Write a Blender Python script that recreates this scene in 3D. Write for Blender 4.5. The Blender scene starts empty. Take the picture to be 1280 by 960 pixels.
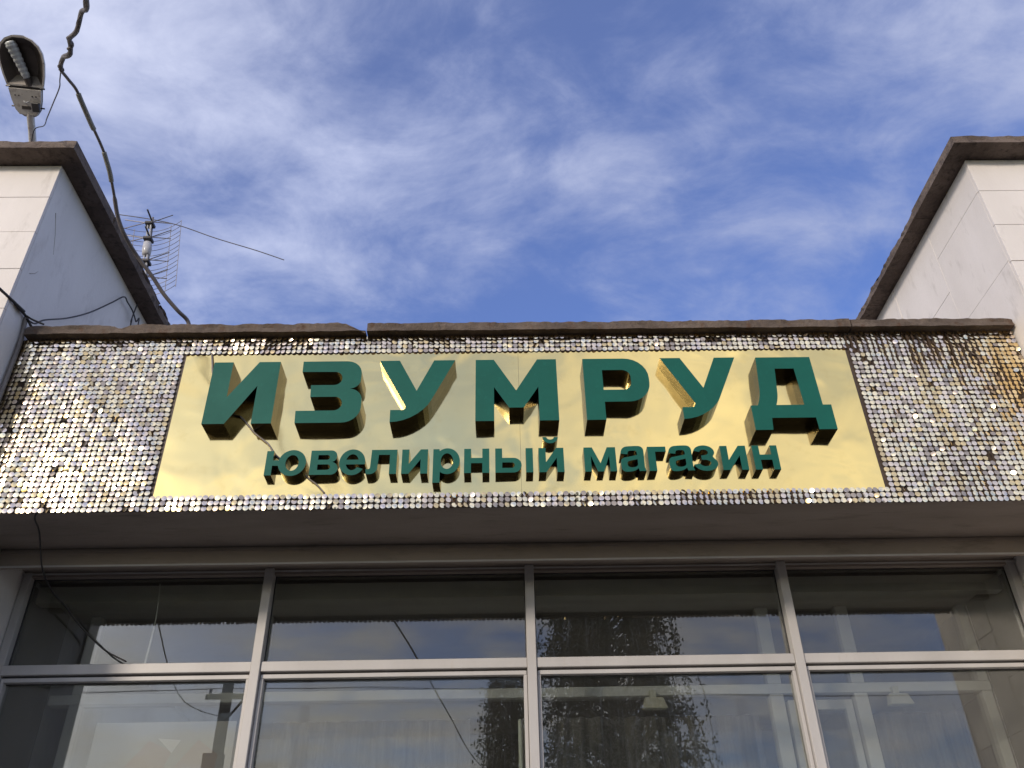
import bpy, bmesh, math, random
from mathutils import Vector, Matrix, noise
from mathutils.geometry import tessellate_polygon
random.seed(7)
R = math.radians
S = bpy.context.scene
COL = S.collection
EYE = 1.6                                  # eye height of the photographer, metres above the pavement

# ------------------------------------------------------------------ camera
cam_d = bpy.data.cameras.new("camera"); cam = bpy.data.objects.new("camera", cam_d); COL.objects.link(cam)
P_, YW, RL = 0.6057, 0.0203, -0.0218
cp, sp, cy, sy = math.cos(P_), math.sin(P_), math.cos(YW), math.sin(YW)
fw = Vector((sy*cp, cy*cp, sp)); rt = Vector((cy, -sy, 0)); up = rt.cross(fw)
r2 = rt*math.cos(RL) + up*math.sin(RL); u2 = -rt*math.sin(RL) + up*math.cos(RL)
M = Matrix((r2, u2, -fw)).transposed().to_4x4(); M.translation = Vector((0, -4.2568, EYE))
cam.matrix_world = M
cam_d.sensor_width = 36; cam_d.lens = 1092.5/1280*36; cam_d.clip_end = 3000; cam_d.clip_start = 0.05
S.camera = cam

# ------------------------------------------------------------------ world, sun, exposure
SUN_EL, SUN_AZ = R(18), R(215)
sund = Vector((math.sin(SUN_AZ)*math.cos(SUN_EL), math.cos(SUN_AZ)*math.cos(SUN_EL), math.sin(SUN_EL)))
W = bpy.data.worlds.new("World"); S.world = W; W.use_nodes = True
nt = W.node_tree; nt.nodes.clear()
def nd(t, typ, **kw):
    n = t.nodes.new(typ)
    for k, v in kw.items():
        if k == 'i':
            for kk, vv in v.items(): n.inputs[kk].default_value = vv
        else: setattr(n, k, v)
    return n
def mth(t, op, a, b=None, clamp=False):
    n = nd(t, 'ShaderNodeMath', operation=op, use_clamp=clamp)
    for i, v in enumerate((a, b)):
        if v is None: continue
        if isinstance(v, (int, float)): n.inputs[i].default_value = v
        else: t.links.new(v, n.inputs[i])
    return n.outputs[0]
sky = nd(nt, 'ShaderNodeTexSky', sky_type='NISHITA', sun_disc=False, sun_elevation=SUN_EL, sun_rotation=SUN_AZ,
         air_density=1.0, dust_density=0.6, ozone_density=3.0, altitude=200)
hs = nd(nt, 'ShaderNodeHueSaturation', i={'Hue': 0.52, 'Saturation': 1.2, 'Value': 1.2})
nt.links.new(sky.outputs[0], hs.inputs['Color'])
tc = nd(nt, 'ShaderNodeTexCoord'); sep = nd(nt, 'ShaderNodeSeparateXYZ'); nt.links.new(tc.outputs['Generated'], sep.inputs[0])
zz = mth(nt, 'ADD', mth(nt, 'MAXIMUM', sep.outputs[2], 0.0), 0.22)
cmb = nd(nt, 'ShaderNodeCombineXYZ')
nt.links.new(mth(nt, 'DIVIDE', sep.outputs[0], zz), cmb.inputs[0]); nt.links.new(mth(nt, 'DIVIDE', sep.outputs[1], zz), cmb.inputs[1])
mpw = nd(nt, 'ShaderNodeMapping'); mpw.inputs['Location'].default_value = (12, 1, 5)
mpw.inputs['Rotation'].default_value = (0, 0, R(25)); mpw.inputs['Scale'].default_value = (1.0, 1.35, 1)
nt.links.new(cmb.outputs[0], mpw.inputs[0])
n1 = nd(nt, 'ShaderNodeTexNoise', i={'Scale': 2.3, 'Detail': 9.0, 'Roughness': 0.60, 'Distortion': 0.25})
n2 = nd(nt, 'ShaderNodeTexNoise', i={'Scale': 0.9, 'Detail': 3.0, 'Roughness': 0.5, 'Distortion': 0.2})
n3 = nd(nt, 'ShaderNodeTexNoise', i={'Scale': 6.5, 'Detail': 6.0, 'Roughness': 0.62, 'Distortion': 0.5})
for n in (n1, n2, n3): nt.links.new(mpw.outputs[0], n.inputs['Vector'])
m = mth(nt, 'ADD', mth(nt, 'MULTIPLY', n1.outputs[0], 0.58), mth(nt, 'ADD', mth(nt, 'MULTIPLY', n2.outputs[0], 0.42), mth(nt, 'MULTIPLY', n3.outputs[0], 0.27)))
mr = nd(nt, 'ShaderNodeMapRange', interpolation_type='SMOOTHSTEP', i={'From Min': 0.475, 'From Max': 0.79, 'To Min': 0.12, 'To Max': 0.93})
nt.links.new(m, mr.inputs[0])
# sunlit cloud brightness: forward scattering around the sun (Henyey-Greenstein)
dot = nd(nt, 'ShaderNodeVectorMath', operation='DOT_PRODUCT'); nt.links.new(tc.outputs['Generated'], dot.inputs[0]); dot.inputs[1].default_value = sund
G = 0.34
den = mth(nt, 'POWER', mth(nt, 'SUBTRACT', 1+G*G, mth(nt, 'MULTIPLY', dot.outputs['Value'], 2*G)), 1.5)
ph = mth(nt, 'DIVIDE', 1-G*G, den)
CLOUD = 3.6
cl = nd(nt, 'ShaderNodeMix', data_type='RGBA', i={0: 0.0})
warm = nd(nt, 'ShaderNodeMapRange', i={'From Min': -0.2, 'From Max': 0.9, 'To Min': 0.0, 'To Max': 1.0}); nt.links.new(dot.outputs['Value'], warm.inputs[0])
nt.links.new(warm.outputs[0], cl.inputs[0])
cl.inputs[6].default_value = (1.75, 1.88, 2.45, 1); cl.inputs[7].default_value = (1.0, 0.92, 0.78, 1)
vm = nd(nt, 'ShaderNodeVectorMath', operation='SCALE'); nt.links.new(cl.outputs[2], vm.inputs[0]); nt.links.new(mth(nt, 'MULTIPLY', ph, CLOUD), vm.inputs['Scale'])
mx = nd(nt, 'ShaderNodeMix', data_type='RGBA'); nt.links.new(mr.outputs[0], mx.inputs[0]); nt.links.new(hs.outputs[0], mx.inputs[6]); nt.links.new(vm.outputs[0], mx.inputs[7])
bg = nd(nt, 'ShaderNodeBackground', i={'Strength': 0.15}); nt.links.new(mx.outputs[2], bg.inputs[0])
wo = nd(nt, 'ShaderNodeOutputWorld'); nt.links.new(bg.outputs[0], wo.inputs[0])

sl = bpy.data.lights.new("sun", 'SUN'); sl.energy = 2.3; sl.angle = R(8); sl.color = (1.0, 0.86, 0.70)
so = bpy.data.objects.new("sun", sl); COL.objects.link(so); so.rotation_euler = sund.to_track_quat('Z', 'Y').to_euler(); so.location = (-8, -16, 12)
S.view_settings.view_transform = 'Standard'; S.view_settings.look = 'None'; S.view_settings.exposure = 0.25; S.view_settings.gamma = 1.0
S.view_settings.use_curve_mapping = False
S.render.engine = 'CYCLES'
S.cycles.max_bounces = 10; S.cycles.glossy_bounces = 6; S.cycles.transparent_max_bounces = 16; S.cycles.diffuse_bounces = 4
S.cycles.use_denoising = True; S.cycles.sample_clamp_indirect = 4.0

# ------------------------------------------------------------------ materials
def mat(name, c1, c2=None, rough=0.6, metal=0.0, scale=4.0, detail=6.0, lo=0.35, hi=0.65, bump=0.0, bscale=None, c3=None, s3=30.0, stretch=None, spec=None, rough2=None, lo3=0.55, hi3=0.75):
    m = bpy.data.materials.new(name); m.use_nodes = True; t = m.node_tree
    b = t.nodes['Principled BSDF']; b.inputs['Roughness'].default_value = rough; b.inputs['Metallic'].default_value = metal
    if spec is not None: b.inputs['Specular IOR Level'].default_value = spec
    b.inputs['Base Color'].default_value = (*c1, 1)
    tc = nd(t, 'ShaderNodeTexCoord'); mp = nd(t, 'ShaderNodeMapping'); 
    if stretch: mp.inputs['Scale'].default_value = stretch
    t.links.new(tc.outputs['Object'], mp.inputs[0])
    if c2:
        n = nd(t, 'ShaderNodeTexNoise', i={'Scale': scale, 'Detail': detail, 'Roughness': 0.6}); t.links.new(mp.outputs[0], n.inputs['Vector'])
        r = nd(t, 'ShaderNodeMapRange', i={'From Min': lo, 'From Max': hi}); t.links.new(n.outputs[0], r.inputs[0])
        mx = nd(t, 'ShaderNodeMix', data_type='RGBA'); t.links.new(r.outputs[0], mx.inputs[0]); mx.inputs[6].default_value = (*c1, 1); mx.inputs[7].default_value = (*c2, 1)
        out = mx.outputs[2]
        if c3:
            n3 = nd(t, 'ShaderNodeTexNoise', i={'Scale': s3, 'Detail': 4.0, 'Roughness': 0.7}); t.links.new(mp.outputs[0], n3.inputs['Vector'])
            r3 = nd(t, 'ShaderNodeMapRange', i={'From Min': lo3, 'From Max': hi3}); t.links.new(n3.outputs[0], r3.inputs[0])
            m3 = nd(t, 'ShaderNodeMix', data_type='RGBA'); t.links.new(r3.outputs[0], m3.inputs[0]); t.links.new(out, m3.inputs[6]); m3.inputs[7].default_value = (*c3, 1)
            out = m3.outputs[2]
        t.links.new(out, b.inputs['Base Color'])
        if rough2 is not None:
            rr = nd(t, 'ShaderNodeMapRange', i={'To Min': rough, 'To Max': rough2}); t.links.new(r.outputs[0], rr.inputs[0]); t.links.new(rr.outputs[0], b.inputs['Roughness'])
    if bump:
        nb = nd(t, 'ShaderNodeTexNoise', i={'Scale': bscale or scale*4, 'Detail': 5.0, 'Roughness': 0.65}); t.links.new(mp.outputs[0], nb.inputs['Vector'])
        bp = nd(t, 'ShaderNodeBump', i={'Strength': 1.0, 'Distance': bump}); t.links.new(nb.outputs[0], bp.inputs['Height']); t.links.new(bp.outputs[0], b.inputs['Normal'])
    return m
MT = {}
MT['white_wall'] = mat('white_painted_slab', (.69,.655,.64), (.62,.585,.565), rough=.75, scale=2.2, bump=.002, bscale=55, c3=(.40,.37,.345), s3=7, lo3=.56, hi3=.85, stretch=(1,1,.35))
MT['plaster'] = mat('white_plaster', (.70,.685,.68), (.62,.605,.60), rough=.85, scale=1.6, bump=.003, bscale=40, c3=(.43,.41,.40), s3=6, lo3=.55, hi3=.9, stretch=(1,1,.4))
MT['joint'] = mat('joint_mortar', (.40,.365,.34), (.27,.245,.225), rough=.9, scale=12)
MT['coping'] = mat('weathered_coping', (.085,.062,.05), (.15,.115,.095), rough=.85, scale=3.5, bump=.012, bscale=28, c3=(.045,.032,.027), s3=18, lo3=.5, hi3=.7)
MT['coping2'] = mat('mossy_coping', (.065,.047,.036), (.125,.095,.075), rough=.85, scale=6, bump=.014, bscale=26, c3=(.075,.04,.022), s3=14, lo3=.55, hi3=.7)
MT['soffit'] = mat('grey_soffit_plaster', (.27,.228,.20), (.225,.188,.163), rough=.85, scale=2, bump=.003, bscale=30, c3=(.17,.14,.12), s3=6, stretch=(.5,2.5,2))
MT['backing'] = mat('dark_backing', (.035,.025,.02), (.07,.045,.03), rough=.6, scale=5)
MT['alu'] = mat('painted_aluminium', (.46,.445,.44), (.39,.375,.37), rough=.42, metal=.0, scale=3, stretch=(1,1,.3), c3=(.4,.36,.32), s3=20, lo3=.62, hi3=.85, bump=.0005, bscale=60)
MT['inner_white'] = mat('inner_white_frame', (.80,.78,.73), (.70,.68,.64), rough=.5, scale=4)
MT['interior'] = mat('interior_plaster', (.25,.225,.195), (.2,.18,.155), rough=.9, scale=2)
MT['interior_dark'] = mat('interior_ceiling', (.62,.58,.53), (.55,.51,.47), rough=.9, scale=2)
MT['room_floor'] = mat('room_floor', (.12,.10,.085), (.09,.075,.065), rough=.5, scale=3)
MT['letter_face'] = mat('emerald_face', (.005,.094,.071), (.0045,.081,.062), rough=.5, scale=3, rough2=.58, spec=.2, c3=(.007,.106,.08), s3=40)
MT['letter_side'] = mat('letter_side_mirror', (.055,.048,.036), (.042,.036,.027), rough=.24, metal=1.0, scale=5)
MT['wire'] = mat('black_wire', (.022,.02,.022), (.035,.03,.03), rough=.5, scale=20)
MT['wire_grey'] = mat('grey_cable', (.14,.125,.125), (.09,.08,.085), rough=.55, scale=14)
MT['sleeve'] = mat('grey_sleeve', (.23,.23,.21), (.16,.16,.15), rough=.5, scale=14)
MT['conduit'] = mat('grey_conduit', (.2,.18,.17), (.13,.115,.11), rough=.55, scale=14)
MT['lamp_body'] = mat('lamp_grey', (.60,.57,.53), (.48,.455,.42), rough=.5, metal=.2, scale=6, c3=(.2,.16,.13), s3=20)
MT['lamp_dark'] = mat('lamp_reflector', (.07,.06,.055), (.10,.085,.075), rough=.4, metal=.3, scale=6)
MT['lamp_pole'] = mat('lamp_pole_grey', (.60,.58,.55), (.50,.47,.44), rough=.5, metal=.3, scale=8, c3=(.25,.17,.12), s3=25)
MT['lamp_glass'] = mat('lamp_bulb', (.55,.57,.58), (.42,.44,.45), rough=.15, scale=10)
MT['antenna'] = mat('antenna_metal', (.22,.21,.22), (.15,.14,.145), rough=.4, metal=.6, scale=20)
MT['antenna_box'] = mat('antenna_plastic', (.46,.46,.48), (.36,.36,.38), rough=.2, scale=20)
MT['black_plastic'] = mat('black_plastic', (.03,.028,.03), (.04,.038,.04), rough=.45, scale=20)
MT['asphalt'] = mat('asphalt', (.055,.053,.052), (.04,.039,.038), rough=.9, scale=3, bump=.006, bscale=120)
MT['pavement'] = mat('pavement_asphalt', (.06,.057,.054), (.045,.043,.04), rough=.9, scale=2, bump=.004, bscale=60)
MT['kerb'] = mat('kerb_stone', (.3,.29,.27), (.24,.23,.22), rough=.9, scale=5)
MT['grass'] = mat('grass_ground', (.05,.075,.02), (.07,.08,.03), rough=.95, scale=.8)
MT['bark'] = mat('birch_bark', (.55,.52,.47), (.10,.085,.075), rough=.85, scale=3, lo=.5, hi=.62, stretch=(1,1,.4))
MT['leaf'] = mat('birch_leaf', (.05,.075,.022), (.085,.085,.02), rough=.6, scale=.6)
MT['pole'] = mat('dark_wooden_pole', (.10,.09,.08), (.06,.054,.05), rough=.9, scale=6)
MT['curtain'] = mat('pale_curtain', (.27,.258,.24), (.16,.152,.144), rough=.9, scale=3, stretch=(6,6,.3))
MT['flood'] = mat('cream_floodlight', (.72,.69,.55), (.64,.61,.49), rough=.45, scale=12)
MT['tube'] = mat('pale_tube', (.78,.80,.68), (.7,.72,.6), rough=.3, scale=8)
MT['steel'] = mat('brass_pin', (.5,.4,.25), rough=.3, metal=1)
# gold mirror sheet: slightly wavy
g = mat('gold_mirror', (1.0,.775,.30), (.965,.74,.28), rough=.075, metal=1.0, scale=1.2, rough2=.12, c3=(.90,.66,.23), s3=9, lo3=.55, hi3=.9)
t = g.node_tree; b = t.nodes['Principled BSDF']; tcg = nd(t, 'ShaderNodeTexCoord')
ng = nd(t, 'ShaderNodeTexNoise', i={'Scale': 2.6, 'Detail': 2.0, 'Roughness': 0.45, 'Distortion': 0.4}); t.links.new(tcg.outputs['Object'], ng.inputs['Vector'])
bp = nd(t, 'ShaderNodeBump', i={'Strength': 1.0, 'Distance': 0.009}); t.links.new(ng.outputs[0], bp.inputs['Height']); t.links.new(bp.outputs[0], b.inputs['Normal'])
MT['gold'] = g
# sequins: silver and dull copies put uneven reflections into the disc colour
def seqmat(name, col, rough):
    m = bpy.data.materials.new(name); m.use_nodes = True; b = m.node_tree.nodes['Principled BSDF']
    b.inputs['Base Color'].default_value = (*col, 1); b.inputs['Metallic'].default_value = 1; b.inputs['Roughness'].default_value = rough
    t = m.node_tree; tcs = nd(t, 'ShaderNodeTexCoord'); nn = nd(t, 'ShaderNodeTexNoise', i={'Scale': 60.0, 'Detail': 2.0}); t.links.new(tcs.outputs['Object'], nn.inputs['Vector'])
    rr = nd(t, 'ShaderNodeMapRange', i={'To Min': rough*.7, 'To Max': rough*1.4}); t.links.new(nn.outputs[0], rr.inputs[0]); t.links.new(rr.outputs[0], b.inputs['Roughness'])
    return m
MT['seq'] = [seqmat('sequin_pale_gold', (.98,.85,.56), .12), seqmat('sequin_silver_reflect', (.84,.71,.56), .16), seqmat('sequin_deep_gold', (.82,.63,.33), .14), seqmat('sequin_dim_reflect', (.50,.415,.32), .22)]
# window glass: clear pane with Fresnel reflection
def glassmat(name, ior, tint, dust=.035):
    m = bpy.data.materials.new(name); m.use_nodes = True; t = m.node_tree; t.nodes.remove(t.nodes['Principled BSDF'])
    o = t.nodes['Material Output']; fr = nd(t, 'ShaderNodeFresnel', i={'IOR': ior})
    gl = nd(t, 'ShaderNodeBsdfGlossy', i={'Roughness': 0.0, 'Color': (1,1,1,1)}); tr = nd(t, 'ShaderNodeBsdfTransparent', i={'Color': (*tint, 1)})
    tcg = nd(t, 'ShaderNodeTexCoord'); ng = nd(t, 'ShaderNodeTexNoise', i={'Scale': 1.3, 'Detail': 1.0}); t.links.new(tcg.outputs['Object'], ng.inputs['Vector'])
    bp = nd(t, 'ShaderNodeBump', i={'Strength': 1.0, 'Distance': 0.0006}); t.links.new(ng.outputs[0], bp.inputs['Height']); t.links.new(bp.outputs[0], gl.inputs['Normal'])
    ms = nd(t, 'ShaderNodeMixShader'); t.links.new(fr.outputs[0], ms.inputs[0]); t.links.new(tr.outputs[0], ms.inputs[1]); t.links.new(gl.outputs[0], ms.inputs[2])
    du = nd(t, 'ShaderNodeBsdfDiffuse', i={'Color': (.5,.48,.45,1)}); nd_ = nd(t, 'ShaderNodeTexNoise', i={'Scale': 2.2, 'Detail': 8.0, 'Roughness': .7}); t.links.new(tcg.outputs['Object'], nd_.inputs['Vector'])
    rd = nd(t, 'ShaderNodeMapRange', i={'From Min': .35, 'From Max': .8, 'To Min': .012, 'To Max': dust}); t.links.new(nd_.outputs[0], rd.inputs[0])
    m2 = nd(t, 'ShaderNodeMixShader'); t.links.new(rd.outputs[0], m2.inputs[0]); t.links.new(ms.outputs[0], m2.inputs[1]); t.links.new(du.outputs[0], m2.inputs[2]); t.links.new(m2.outputs[0], o.inputs[0])
    return m
MT['glass'] = glassmat('window_glass', 1.64, (.88,.90,.89))
MT['glass_in'] = glassmat('inner_glass', 1.45, (.9,.9,.9))

# ------------------------------------------------------------------ mesh helpers (all z given from EYE level are shifted by E())
class MB:
    def __init__(s): s.v = []; s.f = []; s.mi = []
    def quad(s, a, b, c, d, mi=0):
        n = len(s.v); s.v += [a, b, c, d]; s.f.append((n, n+1, n+2, n+3)); s.mi.append(mi)
    def poly(s, pts, mi=0):
        n = len(s.v); s.v += pts; s.f.append(tuple(range(n, n+len(pts)))); s.mi.append(mi)
    def box(s, x0, x1, y0, y1, z0, z1, mi=0):
        n = len(s.v)
        s.v += [(x0,y0,z0),(x1,y0,z0),(x1,y1,z0),(x0,y1,z0),(x0,y0,z1),(x1,y0,z1),(x1,y1,z1),(x0,y1,z1)]
        for q in ((0,3,2,1),(4,5,6,7),(0,1,5,4),(1,2,6,5),(2,3,7,6),(3,0,4,7)): s.f.append(tuple(n+i for i in q)); s.mi.append(mi)
    def tube(s, pts, r, seg=6, mi=0, cap=True):
        pts = [Vector(p) for p in pts]; rr = r if isinstance(r, (list, tuple)) else [r]*len(pts)
        n0 = len(s.v); ref = None
        for i, p in enumerate(pts):
            d = (pts[min(i+1, len(pts)-1)] - pts[max(i-1, 0)]).normalized()
            if ref is None: ref = d.orthogonal().normalized()
            a = (ref - d*ref.dot(d)).normalized(); ref = a; b_ = d.cross(a)
            for k in range(seg):
                an = 2*math.pi*k/seg; s.v.append(tuple(p + (a*math.cos(an) + b_*math.sin(an))*rr[i]))
        for i in range(len(pts)-1):
            for k in range(seg):
                k2 = (k+1) % seg; s.f.append((n0+i*seg+k, n0+i*seg+k2, n0+(i+1)*seg+k2, n0+(i+1)*seg+k)); s.mi.append(mi)
        if cap:
            s.f.append(tuple(n0+k for k in reversed(range(seg)))); s.mi.append(mi)
            s.f.append(tuple(n0+(len(pts)-1)*seg+k for k in range(seg))); s.mi.append(mi)
    def build(s, name, mats, parent=None, smooth=False, loc=None, bevel=0):
        me = bpy.data.meshes.new(name); vv = s.v
        if loc: vv = [(x-loc[0], y-loc[1], z-loc[2]) for x, y, z in s.v]
        me.from_pydata(vv, [], s.f); me.update()
        for mm in (mats if isinstance(mats, (list, tuple)) else [mats]): me.materials.append(mm)
        me.polygons.foreach_set('material_index', s.mi)
        if smooth: me.polygons.foreach_set('use_smooth', [True]*len(me.polygons))
        o = bpy.data.objects.new(name, me); COL.objects.link(o)
        if loc: o.location = loc
        if parent: o.parent = parent
        if bevel:
            bv = o.modifiers.new('edge', 'BEVEL'); bv.width = bevel; bv.segments = 1; bv.limit_method = 'ANGLE'
        return o
def tag(o, label=None, cat=None, group=None, kind=None):
    if label: o['label'] = label
    if cat: o['category'] = cat
    if group: o['group'] = group
    if kind: o['kind'] = kind
    return o
def thing(name, label, cat, group=None, loc=(0,0,0)):
    o = bpy.data.objects.new(name, None); COL.objects.link(o); o.location = loc; o.empty_display_size = .2
    return tag(o, label, cat, group)
def part(mb, name, mats, root, smooth=False, bevel=0):
    """link a mesh whose vertices are in world coordinates under a thing standing at root.location"""
    l = root.location if root is not None else Vector((0,0,0))
    mb.v = [(x-l[0], y-l[1], z-l[2]) for x, y, z in mb.v]
    return mb.build(name, mats, root, smooth, bevel=bevel)
def E(z): return z + EYE
def catmull(pts, n=6):
    pts = [Vector(p) for p in pts]; out = []
    for i in range(len(pts)-1):
        p0, p1, p2, p3 = pts[max(i-1,0)], pts[i], pts[i+1], pts[min(i+2,len(pts)-1)]
        for k in range(n):
            u = k/n; out.append(.5*((2*p1)+(p2-p0)*u+(2*p0-5*p1+4*p2-p3)*u*u+(3*p1-p0-3*p2+p3)*u**3))
    return out + [pts[-1]]

XL, XR = -2.907, 3.2067       # inner faces of the two side blocks
YT, ZT = -0.247, 4.601        # their front, the underside of their coping (from eye level)
ZB, ZS = 2.1362, 3.3077       # bottom and top of the sequin fascia
YG = 0.868                    # glass

# ------------------------------------------------------------------ ground
def sheet(name, x0, x1, y0, y1, z, m, n=1):
    mb = MB(); mb.quad((x0,y0,z),(x1,y0,z),(x1,y1,z),(x0,y1,z)); return tag(mb.build(name, m), kind='structure')
sheet('ground', -600, 600, -600, 600, -0.13, MT['grass'])
sheet('road', -120, 120, -17, -8.2, -0.122, MT['asphalt'])
mb = MB(); mb.box(-120, 120, -8.0, 12, -.5, 0); tag(mb.build('pavement', MT['pavement']), kind='structure')
mb = MB(); mb.box(-120, 120, -8.2, -8.003, -.5, .012); tag(mb.build('kerb', MT['kerb'], bevel=.015), kind='structure')

# ------------------------------------------------------------------ side blocks (white clad wings with dark coping)
def slab_mesh(axis, a0, a1, c0, c1, z0, z1, seed, jit=.006, seg=.035, dips=()):
    """a long coping slab with worn, uneven arrises. axis 0 = runs along X (c = y range), 1 = along Y (c = x range)"""
    mb = MB(); n = max(2, int(abs(a1-a0)/seg)); ring = []
    for i in range(n+1):
        a = a0 + (a1-a0)*i/n; dz = 0
        for (da, w, dep, side) in dips:
            if side == 0: dz -= dep*max(0, 1-abs(a-da)/w)
            elif (a-da)*side > 0: dz -= dep*min(1, abs(a-da)/w)
        def j(k): return jit*(noise.noise((a*9+k*17.3, seed*3.1, k*5.7)) + .7*noise.noise((a*34+k*11, seed, 2.2)))
        sec = [(c0+.35*j(0), z0+.5*j(1)), (c0+.004+j(2), z0+(z1-z0)*.5+j(3)*.4+dz*.4), (c0+.004+1.2*j(4), z1-.008+j(5)+dz), (c0+.014+j(6), z1+j(7)+dz), (c1, z1+j(8)*.4), (c1, z0)]
        base = len(mb.v)
        for c, z in sec: mb.v.append((a, c, E(z)) if axis == 0 else (c, a, E(z)))
        ring.append(base)
    k = 6; flip = (axis == 1)
    for i in range(n):
        for q in range(k):
            f = (ring[i]+q, ring[i]+(q+1) % k, ring[i+1]+(q+1) % k, ring[i+1]+q)
            mb.f.append(f if flip else f[::-1]); mb.mi.append(0)
    mb.f.append(tuple(ring[0]+q for q in range(k))); mb.mi.append(0); mb.f.append(tuple(ring[n]+q for q in reversed(range(k)))); mb.mi.append(0)
    return mb
def wing(side):
    x_in = XL if side < 0 else XR; x_out = x_in + side*4.5
    root = thing('building_wing', 'white clad building wing with dark coping left of the gold shop sign' if side < 0 else 'white clad building wing with dark coping right of the gold shop sign', 'building', loc=(x_in + side*2, YT, 0))
    lo, hi = min(x_in, x_out), max(x_in, x_out)
    mb = MB(); ins = .022
    mb.box(lo+(ins if side > 0 else 0), hi-(ins if side < 0 else 0), YT+ins, 6, -.4, E(ZT)-.002); part(mb, 'wall', MT['joint'], root)
    # front cladding courses
    c, z1, row = .3122, ZT-.004, 0
    first = .2997
    while E(z1) > 0:
        h = first if row == 0 else c; z0 = max(z1-h, -EYE)
        xs = [0, .98, 2.0, 3.0, 4.5] if row % 2 else [0, 1.46, 2.5, 3.5, 4.5]
        for a, b_ in zip(xs[:-1], xs[1:]):
            g0 = 0 if a == 0 else .0015
            xa, xb = x_in + side*(a+g0), x_in + side*(b_-.0015)
            pr = random.uniform(-.0015, .0015)
            mb = MB(); mb.box(min(xa,xb), max(xa,xb), YT+pr, YT+ins+.002, E(z0)+.0014, E(z1)-.0014)
            part(mb, 'cladding_slab', MT['white_wall'], root, bevel=.0015)
        z1 = z0; row += 1
    # inner side cladding
    xa = x_in
    if side > 0:
        cols = [(YT+ins+.004, .43), (.43, 1.1), (1.1, 1.77), (1.77, 2.44), (2.44, 3.1), (3.1, 6)]
        for ci, (y0, y1) in enumerate(cols):
            zs = [ZT-.004] + ([4.305-.61*k for k in range(10)] if ci % 2 == 0 else [4.0-.61*k for k in range(10)])
            for za, zb in zip(zs[:-1], zs[1:]):
                if za < -EYE: continue
                zb = max(zb, -EYE)
                pr = random.uniform(-.0012, .0012)
                mb = MB(); mb.box(xa+pr, xa+ins-.0005, y0+(.0012 if ci else 0), y1-.0012, E(zb)+.0012, E(za)-.0012)
                part(mb, 'cladding_slab', MT['white_wall'], root, bevel=.0012)
    else:
        mb = MB(); mb.box(xa-ins+.0005, xa, YT+ins+.004, 6, 0, E(ZT)-.004); part(mb, 'side_plaster', MT['plaster'], root)
        # hairline cracks and old screw holes: shallow dark ridges
        for (ya, za, yb, zb) in ((-.13, 4.27, .0, 4.02), (-.15, 3.72, -.08, 3.80)):
            mb = MB(); mb.tube([(xa+.0005, ya, E(za)), (xa+.0005, (ya+yb)/2+.01, E((za+zb)/2)), (xa+.0005, yb, E(zb))], [.003,.002,.001], 4); part(mb, 'wall_crack', MT['joint'], root)
    # coping: front run and inner side run, in separate slabs
    oh = .15
    xo = x_in - side*.137
    yf = -.397
    zt1 = 4.678 if side < 0 else 4.672
    cuts = [0, 1.35, 2.7, 4.6]
    for i, (a, b_) in enumerate(zip(cuts[:-1], cuts[1:])):
        p0, p1 = xo + side*a, xo + side*(b_-.006)
        mb = slab_mesh(0, min(p0,p1), max(p0,p1), yf, .30, ZT, zt1, 11+i+side*5, jit=.009); part(mb, 'coping_slab', MT['coping'], root)
    ys = [.306, 1.3, 2.3, 3.4, 4.6, 6]
    for i, (a, b_) in enumerate(zip(ys[:-1], ys[1:])):
        c0, c1 = xo, xo + side*.6
        mb = slab_mesh(1, a, b_-.006, c0, c1, ZT, zt1 - (.004 if i % 2 else 0), 31+i+side*7, jit=.012)
        if side > 0:   # mirrored cross-section: arris offsets point the other way
            pass
        part(mb, 'coping_slab', MT['coping'], root)
    # the inner side of the front run is the slab end: worn edge piece
    mb = MB(); mb.box(lo+.2, hi-.2, .31, 6, E(ZT)+.02, E(ZT)+.04); part(mb, 'roof', MT['joint'], root)
    return root
left_wing = wing(-1); right_wing = wing(1)

# ------------------------------------------------------------------ shop building (between the wings)
shop = thing('shop_building', 'low shopfront block with brown soffit and dark roof coping between the white wings', 'building', loc=(.15, 0, 0))
mb = MB(); mb.box(XL+.003, XR-.003, .02, 1.15, E(ZB)+.024, E(3.312)); part(mb, 'fascia_beam', MT['soffit'], shop)
mb = MB(); mb.box(XL+.003, XR-.003, 1.153, 6, E(3.18), E(3.25)); part(mb, 'roof', MT['coping'], shop)
mb = MB(); mb.box(XL+.003, XR-.003, .500, .535, E(2.046), E(ZB)+.022); part(mb, 'soffit_batten', MT['soffit'], shop, bevel=.006)
mb = MB(); mb.box(XL+.003, XR-.003, .60, .72, E(ZB)+.006, E(ZB)+.022); part(mb, 'soffit_board', MT['soffit'], shop, bevel=.003)
mb = MB(); mb.box(XL+.003, XR-.003, .72+.012, .83, E(ZB)+.014, E(ZB)+.022); part(mb, 'soffit_board', MT['soffit'], shop, bevel=.003)
mb = MB(); mb.box(XL+.003, XR-.003, .494, .4995, E(2.044), E(2.054)); part(mb, 'ledge_strip', MT['alu'], shop)  # pale strip paints in the highlight line along the batten's lower edge
mb = MB(); mb.box(XL+.003, XR-.003, .494, .4995, E(ZB)-.004, E(ZB)+.004); part(mb, 'ledge_strip', MT['soffit'], shop)
mb = MB(); mb.box(XL+.003, XR-.003, .80, .806, E(2.126), E(2.134)); part(mb, 'ledge_strip', MT['alu'], shop)
mb = MB(); mb.box(XL+.003, XR-.003, .80, 1.1, 0, E(-1.0)); part(mb, 'plinth_wall', MT['white_wall'], shop)
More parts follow.
